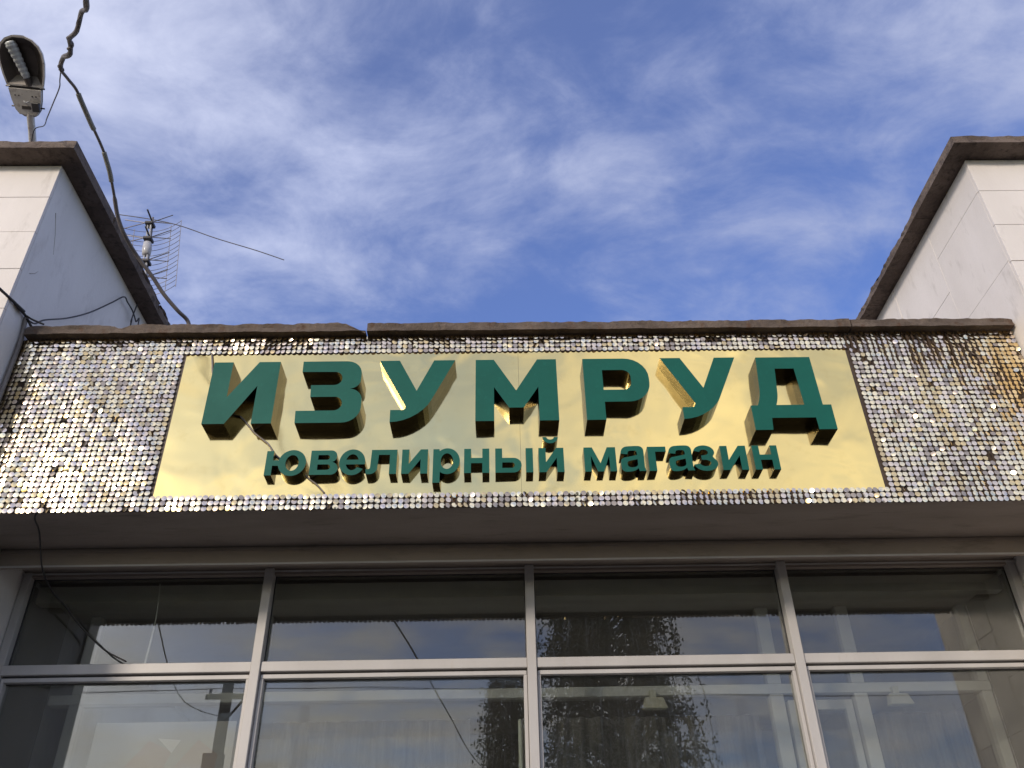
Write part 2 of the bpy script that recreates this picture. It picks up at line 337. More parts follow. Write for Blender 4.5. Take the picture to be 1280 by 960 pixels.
# parapet coping slabs on the fascia
for (a, b_, zt, dips, sd) in ((-2.865, -.800, 3.402, ((-2.30, .07, .028, 0), (-.93, .13, .078, 1), (-1.6, .05, .01, 0), (-1.25, .04, .008, 0)), 3),
                              (-.793, 2.180, 3.397, ((.5, .03, .006, 0),), 5), (2.190, 3.195, 3.394, ((3.08, .1, .012, 1),), 9)):
    mb = slab_mesh(0, a, b_, -.058, .42, 3.314, zt-.017, sd, jit=.009, seg=.025, dips=dips); part(mb, 'coping_slab', MT['coping2'], shop)
mb = MB(); mb.box(XL+.02, XR-.02, .10, .42, E(3.308), E(3.335)); part(mb, 'coping_bed', MT['joint'], shop)

# interior room and vestibule
mb = MB()
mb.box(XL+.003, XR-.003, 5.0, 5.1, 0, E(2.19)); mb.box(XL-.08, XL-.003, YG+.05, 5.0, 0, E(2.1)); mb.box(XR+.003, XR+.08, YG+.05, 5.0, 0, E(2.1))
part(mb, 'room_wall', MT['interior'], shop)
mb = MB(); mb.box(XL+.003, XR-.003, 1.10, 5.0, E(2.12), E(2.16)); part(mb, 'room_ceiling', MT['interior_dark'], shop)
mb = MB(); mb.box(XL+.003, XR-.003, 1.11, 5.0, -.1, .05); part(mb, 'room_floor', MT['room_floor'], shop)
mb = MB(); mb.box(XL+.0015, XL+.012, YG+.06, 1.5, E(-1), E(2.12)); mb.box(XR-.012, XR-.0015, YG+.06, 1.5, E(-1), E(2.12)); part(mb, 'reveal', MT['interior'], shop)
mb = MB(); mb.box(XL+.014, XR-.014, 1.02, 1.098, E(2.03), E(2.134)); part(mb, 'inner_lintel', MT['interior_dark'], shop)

# ------------------------------------------------------------------ shop window
win = thing('shop_window', 'wide shop window with pale metal mullions and transom under the gold sign', 'window', loc=(.15, YG, E(-1)))
MX = [-1.405, .183, 1.737]; hw = .027; yF, yB = .795, .90
zT0, zT1 = 1.523, 1.580; zTop, zBot = 2.118, -1.0
edges = [XL+.004] + MX + [XR-.004]
for x in MX:
    mb = MB(); mb.box(x-hw, x+hw, yF, yB, E(zBot), E(ZB)+.012); part(mb, 'mullion', MT['alu'], win, bevel=.003)
for s_, x in ((1, XL+.004), (-1, XR-.004)):
    mb = MB(); mb.box(min(x, x+s_*.05), max(x, x+s_*.05), yF+.02, yB, E(zBot), E(ZB)+.012); part(mb, 'jamb_frame', MT['alu'], win, bevel=.003)
mb = MB(); mb.box(XL+.004, XR-.004, yF+.03, yB+.003, E(zTop), E(ZB)+.0115); part(mb, 'head_frame', MT['soffit'], win)
mb = MB(); mb.box(XL+.004, XR-.004, yF-.05, yB+.02, E(zBot)-.05, E(zBot)); part(mb, 'sill', MT['alu'], win, bevel=.004)
for i in range(4):
    xa = edges[i] + (hw+.0005 if i else .0505); xb = edges[i+1] - (hw+.0005 if i < 3 else .0505)
    mb = MB(); mb.box(xa, xb, yF+.012, yB, E(zT0), E(zT1)); tr = part(mb, 'transom', MT['alu'], win, bevel=.003)
    # lower sash frame, a groove below the transom
    for (a, b_, c, d) in ((xa+.004, xb-.004, zT0-.036, zT0-.012), (xa+.004, xb-.004, zBot+.004, zBot+.03), (xa+.002, xa+.022, zBot+.0305, zT0-.0365), (xb-.022, xb-.002, zBot+.0305, zT0-.0365)):
        mb = MB(); mb.box(a, b_, yF+.03, yB-.005, E(c), E(d)); part(mb, 'sash_bar', MT['alu'], win, bevel=.002)
    mb = MB(); mb.box(xa+.004, xb-.004, yF+.06, yB-.01, E(zT0)-.012, E(zT0)-.0003); part(mb, 'groove', MT['black_plastic'], win)
    for (za, zb) in ((zT1-.002, zTop+.002), (zBot+.02, zT0-.03)):
        mb = MB(); mb.quad((xa-.002, YG, E(za)), (xb+.002, YG, E(za)), (xb+.002, YG, E(zb)), (xa-.002, YG, E(zb))); mb.quad((xb+.002, YG+.005, E(za)), (xa-.002, YG+.005, E(za)), (xa-.002, YG+.005, E(zb)), (xb+.002, YG+.005, E(zb)))
        part(mb, 'pane', MT['glass'], win)
    for (za, zb) in ((zT1, zTop), (zBot+.03, zT0-.036)):   # dark gasket round each pane
        mb = MB(); gk = .006
        mb.box(xa, xb, YG-.006, YG-.001, E(zb)-gk, E(zb)); mb.box(xa, xa+gk, YG-.006, YG-.001, E(za), E(zb)-gk-.0005); mb.box(xb-gk, xb, YG-.006, YG-.001, E(za), E(zb)-gk-.0005)
        part(mb, 'gasket', MT['black_plastic'], win)

# inner glazing behind it
inn = thing('inner_window', 'white framed inner glazing seen dimly behind the shop window glass', 'window', loc=(.15, 1.55, E(-1)))
mb = MB(); mb.box(XL+.02, XR-.02, 1.50, 1.60, E(1.538), E(1.60)); part(mb, 'transom', MT['inner_white'], inn, bevel=.004)
posts = [(-2.75,-2.68), (-1.62,-1.54), (.175,.245), (1.737,1.825), (2.285,2.37), (3.12,3.185)]
for a, b_ in posts:
    for za, zb in ((-1.0, 1.537), (1.601, 2.115)):
        mb = MB(); mb.box(a, b_, 1.505, 1.595, E(za), E(zb)); part(mb, 'post', MT['inner_white'], inn, bevel=.004)
for a, b_ in ((1.85, 1.905), (2.215, 2.265)):
    mb = MB(); mb.box(a, b_, 1.52, 1.58, E(-1.0), E(1.50)); part(mb, 'door_stile', MT['inner_white'], inn, bevel=.003)
mb = MB(); mb.box(1.9055, 2.2145, 1.52, 1.58, E(1.44), E(1.50)); part(mb, 'door_rail', MT['inner_white'], inn, bevel=.003)
for (a, _), (_, b_) in ((p, q) for p, q in zip(posts[:-1], posts[1:])):
    pass
for i in range(len(posts)-1):
    a, b_ = posts[i][1], posts[i+1][0]
    for za, zb in ((-1.0, 1.537), (1.601, 2.115)):
        mb = MB(); mb.quad((a, 1.552, E(za)), (b_, 1.552, E(za)), (b_, 1.552, E(zb)), (a, 1.552, E(zb))); part(mb, 'pane', MT['glass_in'], inn)

# curtains behind the inner glazing
def curtain(x0, x1, label, z1=1.46):
    mb = MB(); n = int((x1-x0)/.018); ph_ = random.random()*9
    pr = []
    for i in range(n+1):
        x = x0+(x1-x0)*i/n; y = 1.72 + .022*math.sin(x*52+ph_+1.5*noise.noise((x*3, ph_, 0))) + .02*noise.noise((x*8, ph_, 3)); pr.append((x, y))
    for (xa, ya), (xb, yb) in zip(pr[:-1], pr[1:]):
        mb.quad((xa, ya, E(-1.1)), (xb, yb, E(-1.1)), (xb, yb-.01, E(z1)), (xa, ya-.01, E(z1)))
    o = mb.build('curtain', MT['curtain'], None, smooth=True); tag(o, label, 'curtain', 'sheer curtains behind the inner glazing')
    return o
curtain(-2.6, -1.72, 'pale pleated curtain behind the leftmost bay of the shop window')
curtain(-1.48, -.2, 'pale pleated curtain behind the second bay from the left')
curtain(.12, 1.70, 'pale pleated curtain behind the bay right of the centre mullion')
curtain(2.42, 3.08, 'pale pleated curtain behind the rightmost bay of the shop window')

# ------------------------------------------------------------------ sequin cladding and gold sign
PX0, PX1, PZ0, PZ1 = -1.8736, 2.1264, 2.2214, 3.1844
clad = thing('sequin_cladding', 'shimmering gold sequin cladding around the gold sign panel', 'sequin wall', loc=(.15, 0, E(ZB)))
mb = MB(); mb.box(XL+.004, XR-.004, .004, .0195, E(ZB)+.012, E(ZS)+.004); part(mb, 'backing_board', MT['backing'], clad)
pit = .0320
ncol = int((XR-XL-.02)/pit); nrow = 37
x_start = XL + .02 + (XR-XL-.02-ncol*pit)/2
spots = []
rs = random.Random(5)
coljit = [rs.gauss(0, 2.2) for _ in range(ncol+1)]; rowjit = [rs.gauss(0, 1.2) for _ in range(nrow+1)]
for r_ in range(nrow):
    for c_ in range(ncol):
        x = x_start + (c_+.5)*pit; z = ZB + .0150 + r_*(ZS-.014-ZB-.0150)/(nrow-1)
        if PX0-.006 < x < PX1+.006 and PZ0+.006 < z < PZ1-.004: continue
        big = noise.noise((x*1.9, z*1.9, 3.0)); mid = noise.noise((x*5.5+z*1.1, z*3.0, 8.0)); str_ = noise.noise((x*16, z*1.6, 5.0))
        rx = -2.0 + 5.0*big + 3.5*mid + rs.gauss(0, 2.6) + .8*rowjit[r_]
        pz = max(-1, min(1, 2.2*noise.noise((x*1.15+z*.35, z*1.7, 20.0)) + .25))
        rz = 16.0*pz*abs(pz) + 17.0*str_*(.45+.55*abs(pz)) + .9*coljit[c_] + rs.gauss(0, 4.0)
        u = rs.random()
        if u < .07: rx += rs.choice((-1, 1))*rs.uniform(5, 12)
        elif u < .12: rz += rs.choice((-1, 1))*rs.uniform(14, 40)
        rust = noise.noise((x*9, z*1.2, 30.0)) + (x-1.6)*.22
        k = 2 if (rust > .46 and rs.random() < .55) else rs.choices((0, 1, 2, 3), (.46, .28, .12, .14))[0]
        spots.append((x + rs.gauss(0, .0006), -.009 + rs.gauss(0, .0012), z + rs.gauss(0, .0006), R(rx), R(rz), k))
SEQR, SN = .0151, 14
def sequin_verts():
    vs = [(0, -.0008, 0)]
    for i in range(SN):
        a = 2*math.pi*i/SN; vs.append((.55*SEQR*math.cos(a), -.0006, .55*SEQR*math.sin(a)))
    for i in range(SN):
        a = 2*math.pi*i/SN; vs.append((SEQR*math.cos(a), 0, SEQR*math.sin(a)))
    fs = []
    for i in range(SN):
        j = (i+1) % SN; fs.append((0, 1+i, 1+j)); fs.append((1+i, 1+SN+i, 1+SN+j, 1+j))
    return vs, fs
SV, SF = sequin_verts()
PIN = Vector((0, 0, .0105))
def seq_matrix(s):
    rot = Matrix.Rotation(s[4], 4, 'Z') @ Matrix.Rotation(s[3], 4, 'X')
    return Matrix.Translation(Vector(s[:3]) + PIN) @ rot @ Matrix.Translation(-PIN)
cpos = Vector((0, -4.2568, 0))
spots.sort(key=lambda s: (Vector(s[:3]) - cpos).length)
smesh = []
for k in range(4):
    me = bpy.data.meshes.new('sequin'); me.from_pydata(SV, [], SF); me.materials.append(MT['seq'][k]); me.polygons.foreach_set('use_smooth', [True]*len(me.polygons)); smesh.append(me)
for s in spots[:299]:
    o = bpy.data.objects.new('sequin', smesh[s[5]]); COL.objects.link(o); o.parent = clad
    m_ = seq_matrix((s[0]-clad.location.x, s[1], s[2]-ZB, *s[3:])); o.matrix_local = m_
mb = MB()
for s in spots[299:]:
    m_ = seq_matrix(s); n = len(mb.v)
    for v in SV:
        w = m_ @ Vector(v); mb.v.append((w.x, w.y, E(w.z)))
    for f in SF: mb.f.append(tuple(n+i for i in f)); mb.mi.append(s[5])
o = part(mb, 'sequin_field', MT['seq'], clad, smooth=True); o['kind'] = 'stuff'

# gold mirror sign with raised letters
sign = thing('shop_sign', 'gold mirror shop sign with raised green letters ИЗУМРУД ювелирный магазин', 'sign', loc=(.1264, 0, E(PZ0)))
xm = .1264
for a, b_ in ((PX0, xm-.0006), (xm+.0006, PX1)):
    mb = MB(); mb.box(a, b_, 0, .0035, E(PZ0), E(PZ1)); part(mb, 'mirror_panel', MT['gold'], sign)
def arc(cx, cz, rx, rz, a0, a1, n=16): return [(cx+rx*math.cos(R(a0+(a1-a0)*i/n)), cz+rz*math.sin(R(a0+(a1-a0)*i/n))) for i in range(n+1)]
def fil(pts, n=7):
    out = []; N = len(pts)
    for i, p in enumerate(pts):
        if len(p) < 3 or p[2] <= 0: out.append((p[0], p[1])); continue
        a, b_, c = Vector(pts[i-1][:2]), Vector(p[:2]), Vector(pts[(i+1) % N][:2])
        d1, d2 = (a-b_).normalized(), (c-b_).normalized(); L = min(p[2], (a-b_).length*.49 if len(pts[i-1]) > 2 else (a-b_).length*.98, (c-b_).length*.49 if len(pts[(i+1) % N]) > 2 else (c-b_).length*.98)
        q0, q2 = b_+d1*L, b_+d2*L
        for k in range(n+1):   # rational quadratic, close to a circular fillet
            u = k/n; w = .72; den_ = (1-u)**2+2*u*(1-u)*w+u*u
            out.append(tuple((q0*(1-u)**2 + b_*2*u*(1-u)*w + q2*u*u)/den_))
    return out
H = .428
BIG = [
 ('И', -1.665, [[fil([(0,0),(0,H),(.112,H),(.112,.18),(.265,H),(.389,H),(.389,0),(.276,0),(.276,.258),(.126,0)])]]),
 ('З', -1.148, [[fil([(.006,H),(.355,H,.1),(.355,.243,.05),(.296,.232),(.369,.214,.06),(.369,0,.11),(.004,0),(0,.082),(.258,.082,.05),(.258,.176,.05),(.073,.176),(.068,.258),(.245,.258,.045),(.245,.351,.045),(.008,.353)])]]),
 ('У', -.694, [[fil([(0,H),(.119,H),(.227,.212),(.322,H),(.446,H),(.245,0,.16),(.084,0),(.083,.081),(.182,.081,.035)])]]),
 ('М', -.127, [[fil([(0,0),(0,H),(.107,H),(.235,.207),(.363,H),(.475,H),(.475,0),(.364,0),(.364,.232),(.277,.089),(.193,.089),(.107,.232),(.107,0)])]]),
 ('Р', .505, [[fil([(0,0),(0,H),(.381,H,.14),(.381,.122,.13),(.11,.122),(.11,0)]), fil([(.11,.345),(.274,.345,.05),(.274,.205,.05),(.11,.205)])]]),
 ('У', .965, [[fil([(0,H),(.119,H),(.231,.212),(.323,H),(.446,H),(.252,0,.16),(.092,0),(.092,.079),(.182,.081,.035)])]]),
 ('Д', 1.450, [[fil([(0,-.079),(0,.085),(.041,.086),(.066,.145,.05),(.086,.426),(.409,.426),(.416,.087),(.464,.087),(.464,-.079),(.360,-.079),(.358,0),(.107,0),(.1,-.079)]), fil([(.186,.343),(.299,.343),(.309,.087),(.149,.087),(.167,.14,.03)])]]),
]
h = .152
def ii(w=.142): return fil([(0,0),(0,h),(.039,h),(.039,.062),(w-.04,h),(w,h),(w,0),(w-.039,0),(w-.039,.09),(.04,0)])
def nn(w=.138): return fil([(0,0),(0,h),(.038,h),(.038,.094),(w-.038,.094),(w-.038,h),(w,h),(w,0),(w-.038,0),(w-.038,.061),(.038,.061),(.038,0)])
def aa(): return [fil([(.137,0),(.099,0),(.095,.018),(.078,.003,.02),(.048,-.004,.025),(.006,-.003,.04),(0,.042,.03),(.004,.082,.03),(.05,.09,.02),(.094,.101),(.092,.128,.02),(.066,.129,.02),(.045,.127,.015),(.041,.106),(.004,.110),(.008,.152,.04),(.068,.159,.04),(.131,.157,.045),(.131,.10,.02),(.130,.02,.01)]),
                  fil([(.094,.074),(.058,.066,.02),(.036,.06,.018),(.037,.026,.018),(.07,.022,.02),(.094,.032,.018)])]
el = arc(.07,.076,.071,.081,-8,328,30) + arc(.07,.076,.035,.05,322,196,14) + [(.037,.062),(.139,.062)]
zz_ = arc(.061,.114,.058,.043,168,-38,18) + arc(.065,.043,.066,.047,42,-172,20) + arc(.063,.045,.030,.020,-172,78,14) + [(.044,.066),(.044,.093)] + arc(.06,.112,.024,.018,-82,168,12)
SMALL = [
 ('ю', -1.270, [[[(0,0),(0,h),(.038,h),(.038,.093)] + arc(.144,.076,.076,.081,167.8,-167.8,34) + [(.038,.06),(.038,0)], arc(.144,.076,.036,.049,0,345,23)]]),
 ('в', -1.027, [[fil([(0,0),(0,h),(.143,h,.045),(.143,.084,.035),(.118,.079),(.152,.073,.035),(.152,0,.05)]), fil([(.041,.093),(.104,.093,.016),(.104,.123,.016),(.041,.123)]), fil([(.041,.03),(.11,.03,.018),(.11,.064,.018),(.041,.064)])]]),
 ('е', -.868, [[el, arc(.07,.076,.035,.050,18,162,14)]]),
 ('л', -.723, [[fil([(.004,0),(0,.031),(.024,.031,.012),(.028,h),(.168,h),(.168,0),(.129,0),(.129,.12),(.068,.12),(.062,0,.04)])]]),
 ('и', -.528, [[ii()]]),
 ('р', -.357, [[[(0,-.057),(0,h),(.034,h),(.036,.135)] + arc(.078,.076,.069,.081,128,-122,26) + [(.039,.012),(.039,-.057)], arc(.076,.076,.034,.049,0,345,23)]]),
 ('н', -.187, [[nn()]]),
 ('ы', -.016, [[fil([(0,0),(0,h),(.038,h),(.038,.092),(.144,.092,.045),(.144,0,.045)]), fil([(.038,.029),(.106,.029,.018),(.106,.063,.018),(.038,.063)])], [[(.168,0),(.168,h),(.207,h),(.207,0)]]]),
 ('й', .223, [[ii(.138)], [arc(.068,.222,.043,.040,180,360,14) + arc(.068,.222,.021,.016,360,180,10)]]),
 ('м', .473, [[fil([(0,0),(0,h),(.046,h),(.0875,.052),(.129,h),(.175,h),(.175,0),(.138,0),(.138,.1),(.104,0),(.07,0),(.037,.1),(.037,0)])]]),
 ('а', .672, [aa()]),
 ('г', .825, [[[(0,0),(0,h),(.102,h),(.102,.12),(.042,.12),(.042,0)]]]),
 ('а', .937, [aa()]),
 ('з', 1.075, [[zz_]]),
 ('и', 1.229, [[ii()]]),
 ('н', 1.407, [[nn(.139)]]),
]
def letter(ch, x0, z0, shapes, k, depth):
    mb = MB()
    for loops in shapes:
        l3 = [[Vector((p[0], p[1], 0)) for p in lp] for lp in loops]
        flat = [p for lp in l3 for p in lp]; tris = tessellate_polygon(l3)
        base = len(mb.v)
        F = [((x0+p.x)*k, -depth, E((z0+p.y)*k)) for p in flat]
        mb.v += F; n = len(flat)
        for tr_ in tris:
            a, b_, c = (flat[i] for i in tr_)
            cr = (b_.x-a.x)*(c.y-a.y)-(b_.y-a.y)*(c.x-a.x)
            tr2 = tr_ if cr > 0 else tr_[::-1]
            mb.f.append(tuple(base+i for i in tr2)); mb.mi.append(0)
        off = 0
        for lp in l3:
            m_ = len(lp)
            for i in range(m_):
                j = (i+1) % m_
                a, b_ = F[off+i], F[off+j]
                nb = len(mb.v); mb.v += [a, b_, (b_[0], .001, b_[2]), (a[0], .001, a[2])]
                mb.f.append((nb, nb+1, nb+2, nb+3)); mb.mi.append(1)
            off += m_
    o = part(mb, 'letter', [MT['letter_face'], MT['letter_side']], sign); o['label'] = 'raised green letter ' + ch
    bmx = bmesh.new(); bmx.from_mesh(o.data); bmesh.ops.remove_doubles(bmx, verts=bmx.verts, dist=1e-5); bmx.normal_update()
    bmx.to_mesh(o.data); bmx.free()
    return o
for ch, x0, sh in BIG: letter(ch, x0, 2.640, sh, .998, .090)
for ch, x0, sh in SMALL: letter(ch, x0, 2.309, sh, 1.006, .054)

# ------------------------------------------------------------------ cables and wires
def cable(name, pts, r, m, label, cat='cable', group=None, n=6, seg=6, parts=()):
    mb = MB(); mb.tube(catmull(pts, n), r, seg); o = mb.build(name, m, None, smooth=True); tag(o, label, cat, group); return o
def up_(pts): return [(x, y, E(z)) for x, y, z in pts]
# service cable: clipped at the parapet, kinked over the pavement, then out across the street to the far pole
root = thing('service_cable', 'thick grey twisted overhead cable rising from the parapet past the left wing', 'cable', loc=(-1.926, .03, E(3.40)))
main = [(-1.905,.06,3.36),(-1.926,.02,3.461),(-1.976,-.05,3.494),(-2.052,-.12,3.565),(-2.117,-.2,3.645),(-2.200,-.3,3.733),(-2.244,-.42,3.791),(-2.269,-.5,3.859),(-2.268,-.6,3.923),(-2.250,-.75,3.964),(-2.260,-.85,4.020),(-2.251,-1.0,4.012),(-2.252,-1.1,4.011),(-2.256,-1.25,4.035),(-2.269,-1.33,4.029),(-2.278,-1.4,4.014)]
coil = [(-2.278,-1.4,4.014),(-2.269,-1.43,4.026),(-2.229,-1.48,4.016),(-2.176,-1.52,3.985),(-2.164,-1.55,4.002),(-2.146,-1.6,3.995),(-2.080,-1.66,3.972),(-2.025,-1.75,3.987),(-1.947,-1.85,3.927),(-1.86,-2.3,3.93),(-1.4,-5.3,4.05),(-1.0,-11,4.3),(-.7,-17,4.75),(-.2,-30,6.6)]
cp_ = catmull(up_(main), 6); rr = []
for i in range(len(cp_)): 
    f_ = i/len(cp_); rr.append(.0125 if f_ < .52 else .0085)
mb = MB(); mb.tube(cp_, rr, 7); part(mb, 'cable_run', MT['wire_grey'], root, smooth=True)
mb = MB(); c2 = catmull(up_(coil), 8); mb.tube(c2, [.012 if i < len(c2)*.65 else .012 for i in range(len(c2))], 7)
tw = []
for i, p in enumerate(c2[:int(len(c2)*.72)]):
    tw.append((p.x+.010*math.cos(i*.55), p.y+.005*math.sin(i*.4), p.z+.010*math.sin(i*.55)))
mb.tube(tw, .008, 6); part(mb, 'twisted_run', MT['wire_grey'], root, smooth=True)
for pts in ([(-2.251,-1.02,4.0115),(-2.2515,-1.06,4.011),(-2.254,-1.2,4.025),(-2.2555,-1.24,4.0335)], [(-2.259,-.69,3.9515),(-2.250,-.75,3.964),(-2.256,-.81,3.998),(-2.260,-.85,4.020)]):
    mb = MB(); mb.tube(catmull(up_(pts), 4), .0142, 8); part(mb, 'sleeve', MT['sleeve'], root, smooth=True)
cable('thin_wire', up_([(-2.278,-1.4,4.014),(-2.34,-1.3,4.07),(-2.403,-1.2,4.137),(-2.557,-1.0,4.261),(-2.79,-.7,4.513),(-2.985,-.45,4.755),(-3.10,-.37,4.80),(-3.17,-.2,4.70)]), .0035, MT['wire'], 'thin black wire dropping from the twisted cable to the left coping', 'wire')
cable('street_cable', up_([(-2.86,-.02,3.40),(-2.89,-.05,3.448),(-2.893,-.1,3.451),(-2.917,-.2,3.456),(-2.96,-.45,3.45),(-4.0,-4,3.62),(-5.6,-10,4.3),(-7.2,-17.9,6.0)]), .009, MT['wire'], 'black cable leaving the left end of the parapet toward the street', 'cable')
cable('loose_wire', up_([(-2.88,-.06,3.43),(-2.86,.0,3.44),(-2.862,.083,3.535),(-2.865,.309,3.734),(-2.872,.55,3.981),(-2.872,.789,4.275),(-2.872,.922,4.442),(-2.868,.991,4.444),(-2.866,1.098,4.444),(-2.866,1.19,4.413),(-2.866,1.243,4.39),(-2.86,1.3,3.3)]), .0055, MT['wire'], 'black wire sagging along the bluish side of the left wing', 'wire', n=5)
cable('short_wire', up_([(-2.868,1.14,4.55),(-2.866,1.122,4.439),(-2.866,1.117,4.354),(-2.866,1.13,4.297),(-2.86,1.2,3.3)]), .0055, MT['wire'], 'short black wire crossing another below the antenna', 'wire')
cable('wire_tail', up_([(-2.884,-.06,3.452),(-2.845,-.06,3.425),(-2.80,-.055,3.405),(-2.77,-.046,3.396)]), .006, MT['wire'], 'frayed black cable end lying on the left corner of the parapet', 'cable')
cable('conduit', up_([(-2.888,-.03,3.43),(-2.893,-.045,3.445),(-2.893,-.045,3.42),(-2.886,-.03,3.289),(-2.884,-.03,3.092),(-2.884,-.03,2.908),(-2.884,-.03,2.3),(-2.884,-.03,1.9),(-2.89,.1,1.7),(-2.892,.5,1.6)]), .014, MT['conduit'], 'grey conduit running down the left edge of the sequin cladding', 'conduit')
cable('sign_cable', up_([(-1.723,-.008,3.190),(-1.706,-.008,3.113),(-1.694,-.008,3.053),(-1.667,-.008,3.001),(-1.62,-.008,2.962),(-1.565,-.03,2.962)]), .006, MT['conduit'], 'thin grey cable from the panel top edge to the first big letter', 'cable')
cable('sign_cable', up_([(-1.50,-.01,2.77),(-1.483,-.008,2.740),(-1.438,-.008,2.691),(-1.383,-.008,2.625),(-1.321,-.008,2.572),(-1.291,-.008,2.545),(-1.246,-.008,2.482),(-1.215,-.012,2.451)]), .0055, MT['conduit'], 'thin cable between the first big letter and the first small letter', 'cable')
cable('sign_cable', up_([(-1.06,-.012,2.345),(-1.031,-.008,2.317),(-.993,-.008,2.287),(-.945,-.008,2.234)]), .0045, MT['conduit'], 'thin cable below the second small letter on the gold panel', 'cable')
cable('hanging_wire', up_([(-2.47,.03,2.20),(-2.491,.03,2.128),(-2.55,.22,2.13),(-2.624,.5,2.03),(-2.655,.74,1.99),(-2.574,.79,1.914),(-2.499,.79,1.832),(-2.304,.785,1.667),(-2.145,.79,1.585)]), .005, MT['wire'], 'black wire hanging from the soffit across the leftmost window pane', 'wire')
cable('soffit_cable', up_([(-3.0,-.12,1.98),(-2.903,.0,2.02),(-2.9,.25,2.05),(-2.897,.46,2.06)]), .007, MT['wire'], 'dark cable on the wall below the left end of the soffit', 'cable')
cable('streak', up_([(-2.108,.93,2.11),(-2.088,.93,1.929),(-2.087,.93,1.781),(-2.093,.93,1.6)]), [.004]*10+[.006]*9, MT['inner_white'], 'thin white cord hanging behind the leftmost upper window pane', 'streak')  # pale upright streak drawn as a thin rod, thicker low down

# ------------------------------------------------------------------ street lamp over the left wing
B, T = Vector((-3.971, .6, E(6.217))), Vector((-3.905, .04, E(6.505)))
lamp = thing('street_lamp', 'old grey street lamp head with a spiral bulb above the left wing', 'street lamp', loc=(-4.1, 1.2, E(4.64)))
ax = (T-B).normalized(); lat = Vector((1,0,0)); lat = (lat-ax*lat.dot(ax)).normalized(); nrm = lat.cross(ax)   # nrm: up side
if nrm.z < 0: nrm = -nrm
LL = (T-B).length
prof = [(-.02,.045,.03),(0,.075,.045),(.04,.105,.06),(.12,.125,.07),(.21,.138,.075),(.23,.15,.085),(.32,.172,.10),(.42,.185,.105),(.50,.18,.10),(.56,.155,.085),(.605,.11,.06),(.63,.05,.03)]
def lp(s, a, b_): return tuple(B + ax*s*LL/.63 + lat*a + nrm*b_)
mb = MB(); K = 12
for i, (s_, w, hh) in enumerate(prof):
    for k in range(K+1):
        an = math.pi*k/K; mb.v.append(lp(s_, w*math.cos(an), hh*math.sin(an)))
for i in range(len(prof)-1):
    for k in range(K):
        a = i*(K+1)+k; mb.f.append((a, a+1, a+K+2, a+K+1)); mb.mi.append(0)
part(mb, 'housing', MT['lamp_body'], lamp, smooth=True)
mb = MB(); lo_ = [p for p in prof if p[0] <= .215]
mb.poly([lp(s_, w-.004, -.004) for s_, w, _ in lo_] + [lp(s_, -w+.004, -.004) for s_, w, _ in reversed(lo_)])
mb.poly([lp(s_, w-.004, -.022) for s_, w, _ in lo_[1:]] + [lp(s_, -w+.004, -.022) for s_, w, _ in reversed(lo_[1:])])
e1 = [lp(s_, w-.004, -.004) for s_, w, _ in lo_[1:]] + [lp(s_, -w+.004, -.004) for s_, w, _ in reversed(lo_[1:])]
e2 = [lp(s_, w-.004, -.022) for s_, w, _ in lo_[1:]] + [lp(s_, -w+.004, -.022) for s_, w, _ in reversed(lo_[1:])]
for i in range(len(e1)):
    j = (i+1) % len(e1); mb.quad(e1[i], e1[j], e2[j], e2[i])
cov = part(mb, 'cover', MT['lamp_body'], lamp)
for (s_, a) in ((.155,-.085),(.155,-.055),(.155,.055),(.155,.085)):
    mb = MB(); mb.tube([lp(s_, a, -.02), lp(s_, a, -.026)], .006, 8); part(mb, 'screw', MT['black_plastic'], lamp)
mb = MB(); mb.tube([lp(.112,-.02,-.022), lp(.105,-.01,-.034), lp(.105,.01,-.034), lp(.112,.02,-.022)], .005, 6); part(mb, 'latch', MT['antenna_box'], lamp)
def lbox(s0, s1, a0, a1, n0, n1, name, m):
    mb = MB(); q = [lp(s, a, n) for n in (n0, n1) for s, a in ((s0,a0),(s1,a0),(s1,a1),(s0,a1))]; n = len(mb.v); mb.v += q
    for f in ((0,3,2,1),(4,5,6,7),(0,1,5,4),(1,2,6,5),(2,3,7,6),(3,0,4,7)): mb.f.append(f); mb.mi.append(0)
    part(mb, name, m, lamp, bevel=.003)
lbox(.045, .075, -.045, .03, -.026, -.0225, 'socket_slot', MT['lamp_dark'])
lbox(.035, .11, .05, .11, -.05, -.0225, 'black_clip', MT['black_plastic'])
hi_ = [p for p in prof if p[0] >= .229]
# rim and reflector bowl
mb = MB(); n_ = len(hi_)
outer = [(s_, w) for s_, w, _ in hi_] + [(s_, -w) for s_, w, _ in reversed(hi_)]
cx_ = .42
inner = [(cx_+(s_-cx_)*.93, w*.92) for s_, w in outer]; deep = [(cx_+(s_-cx_)*.6, w*.55) for s_, w in outer]
N = len(outer)
for i in range(N):
    j = (i+1) % N
    mb.quad(lp(*outer[i], -.006), lp(*outer[j], -.006), lp(*inner[j], -.006), lp(*inner[i], -.006), 0)
    mb.quad(lp(*outer[i], .002), lp(*outer[j], .002), lp(*outer[j], -.006), lp(*outer[i], -.006), 0)
part(mb, 'rim', MT['lamp_body'], lamp)
mb = MB()
for i in range(N):
    j = (i+1) % N
    mb.quad(lp(*inner[i], -.006), lp(*inner[j], -.006), lp(*deep[j], .06), lp(*deep[i], .06))
mb.poly([lp(*q, .06) for q in deep]); part(mb, 'reflector', MT['lamp_dark'], lamp)
mb = MB(); bp_ = []; br = []
for i in range(29):
    f_ = i/28; bp_.append(lp(.29+.29*f_, .02-.10*f_, .012)); br.append((.030+.016*f_)*(1+.09*math.cos(i*2*math.pi/3.5)) * (.55 if i in (0, 28) else 1))
mb.tube(bp_, br, 12); part(mb, 'bulb', MT['lamp_glass'], lamp, smooth=True)
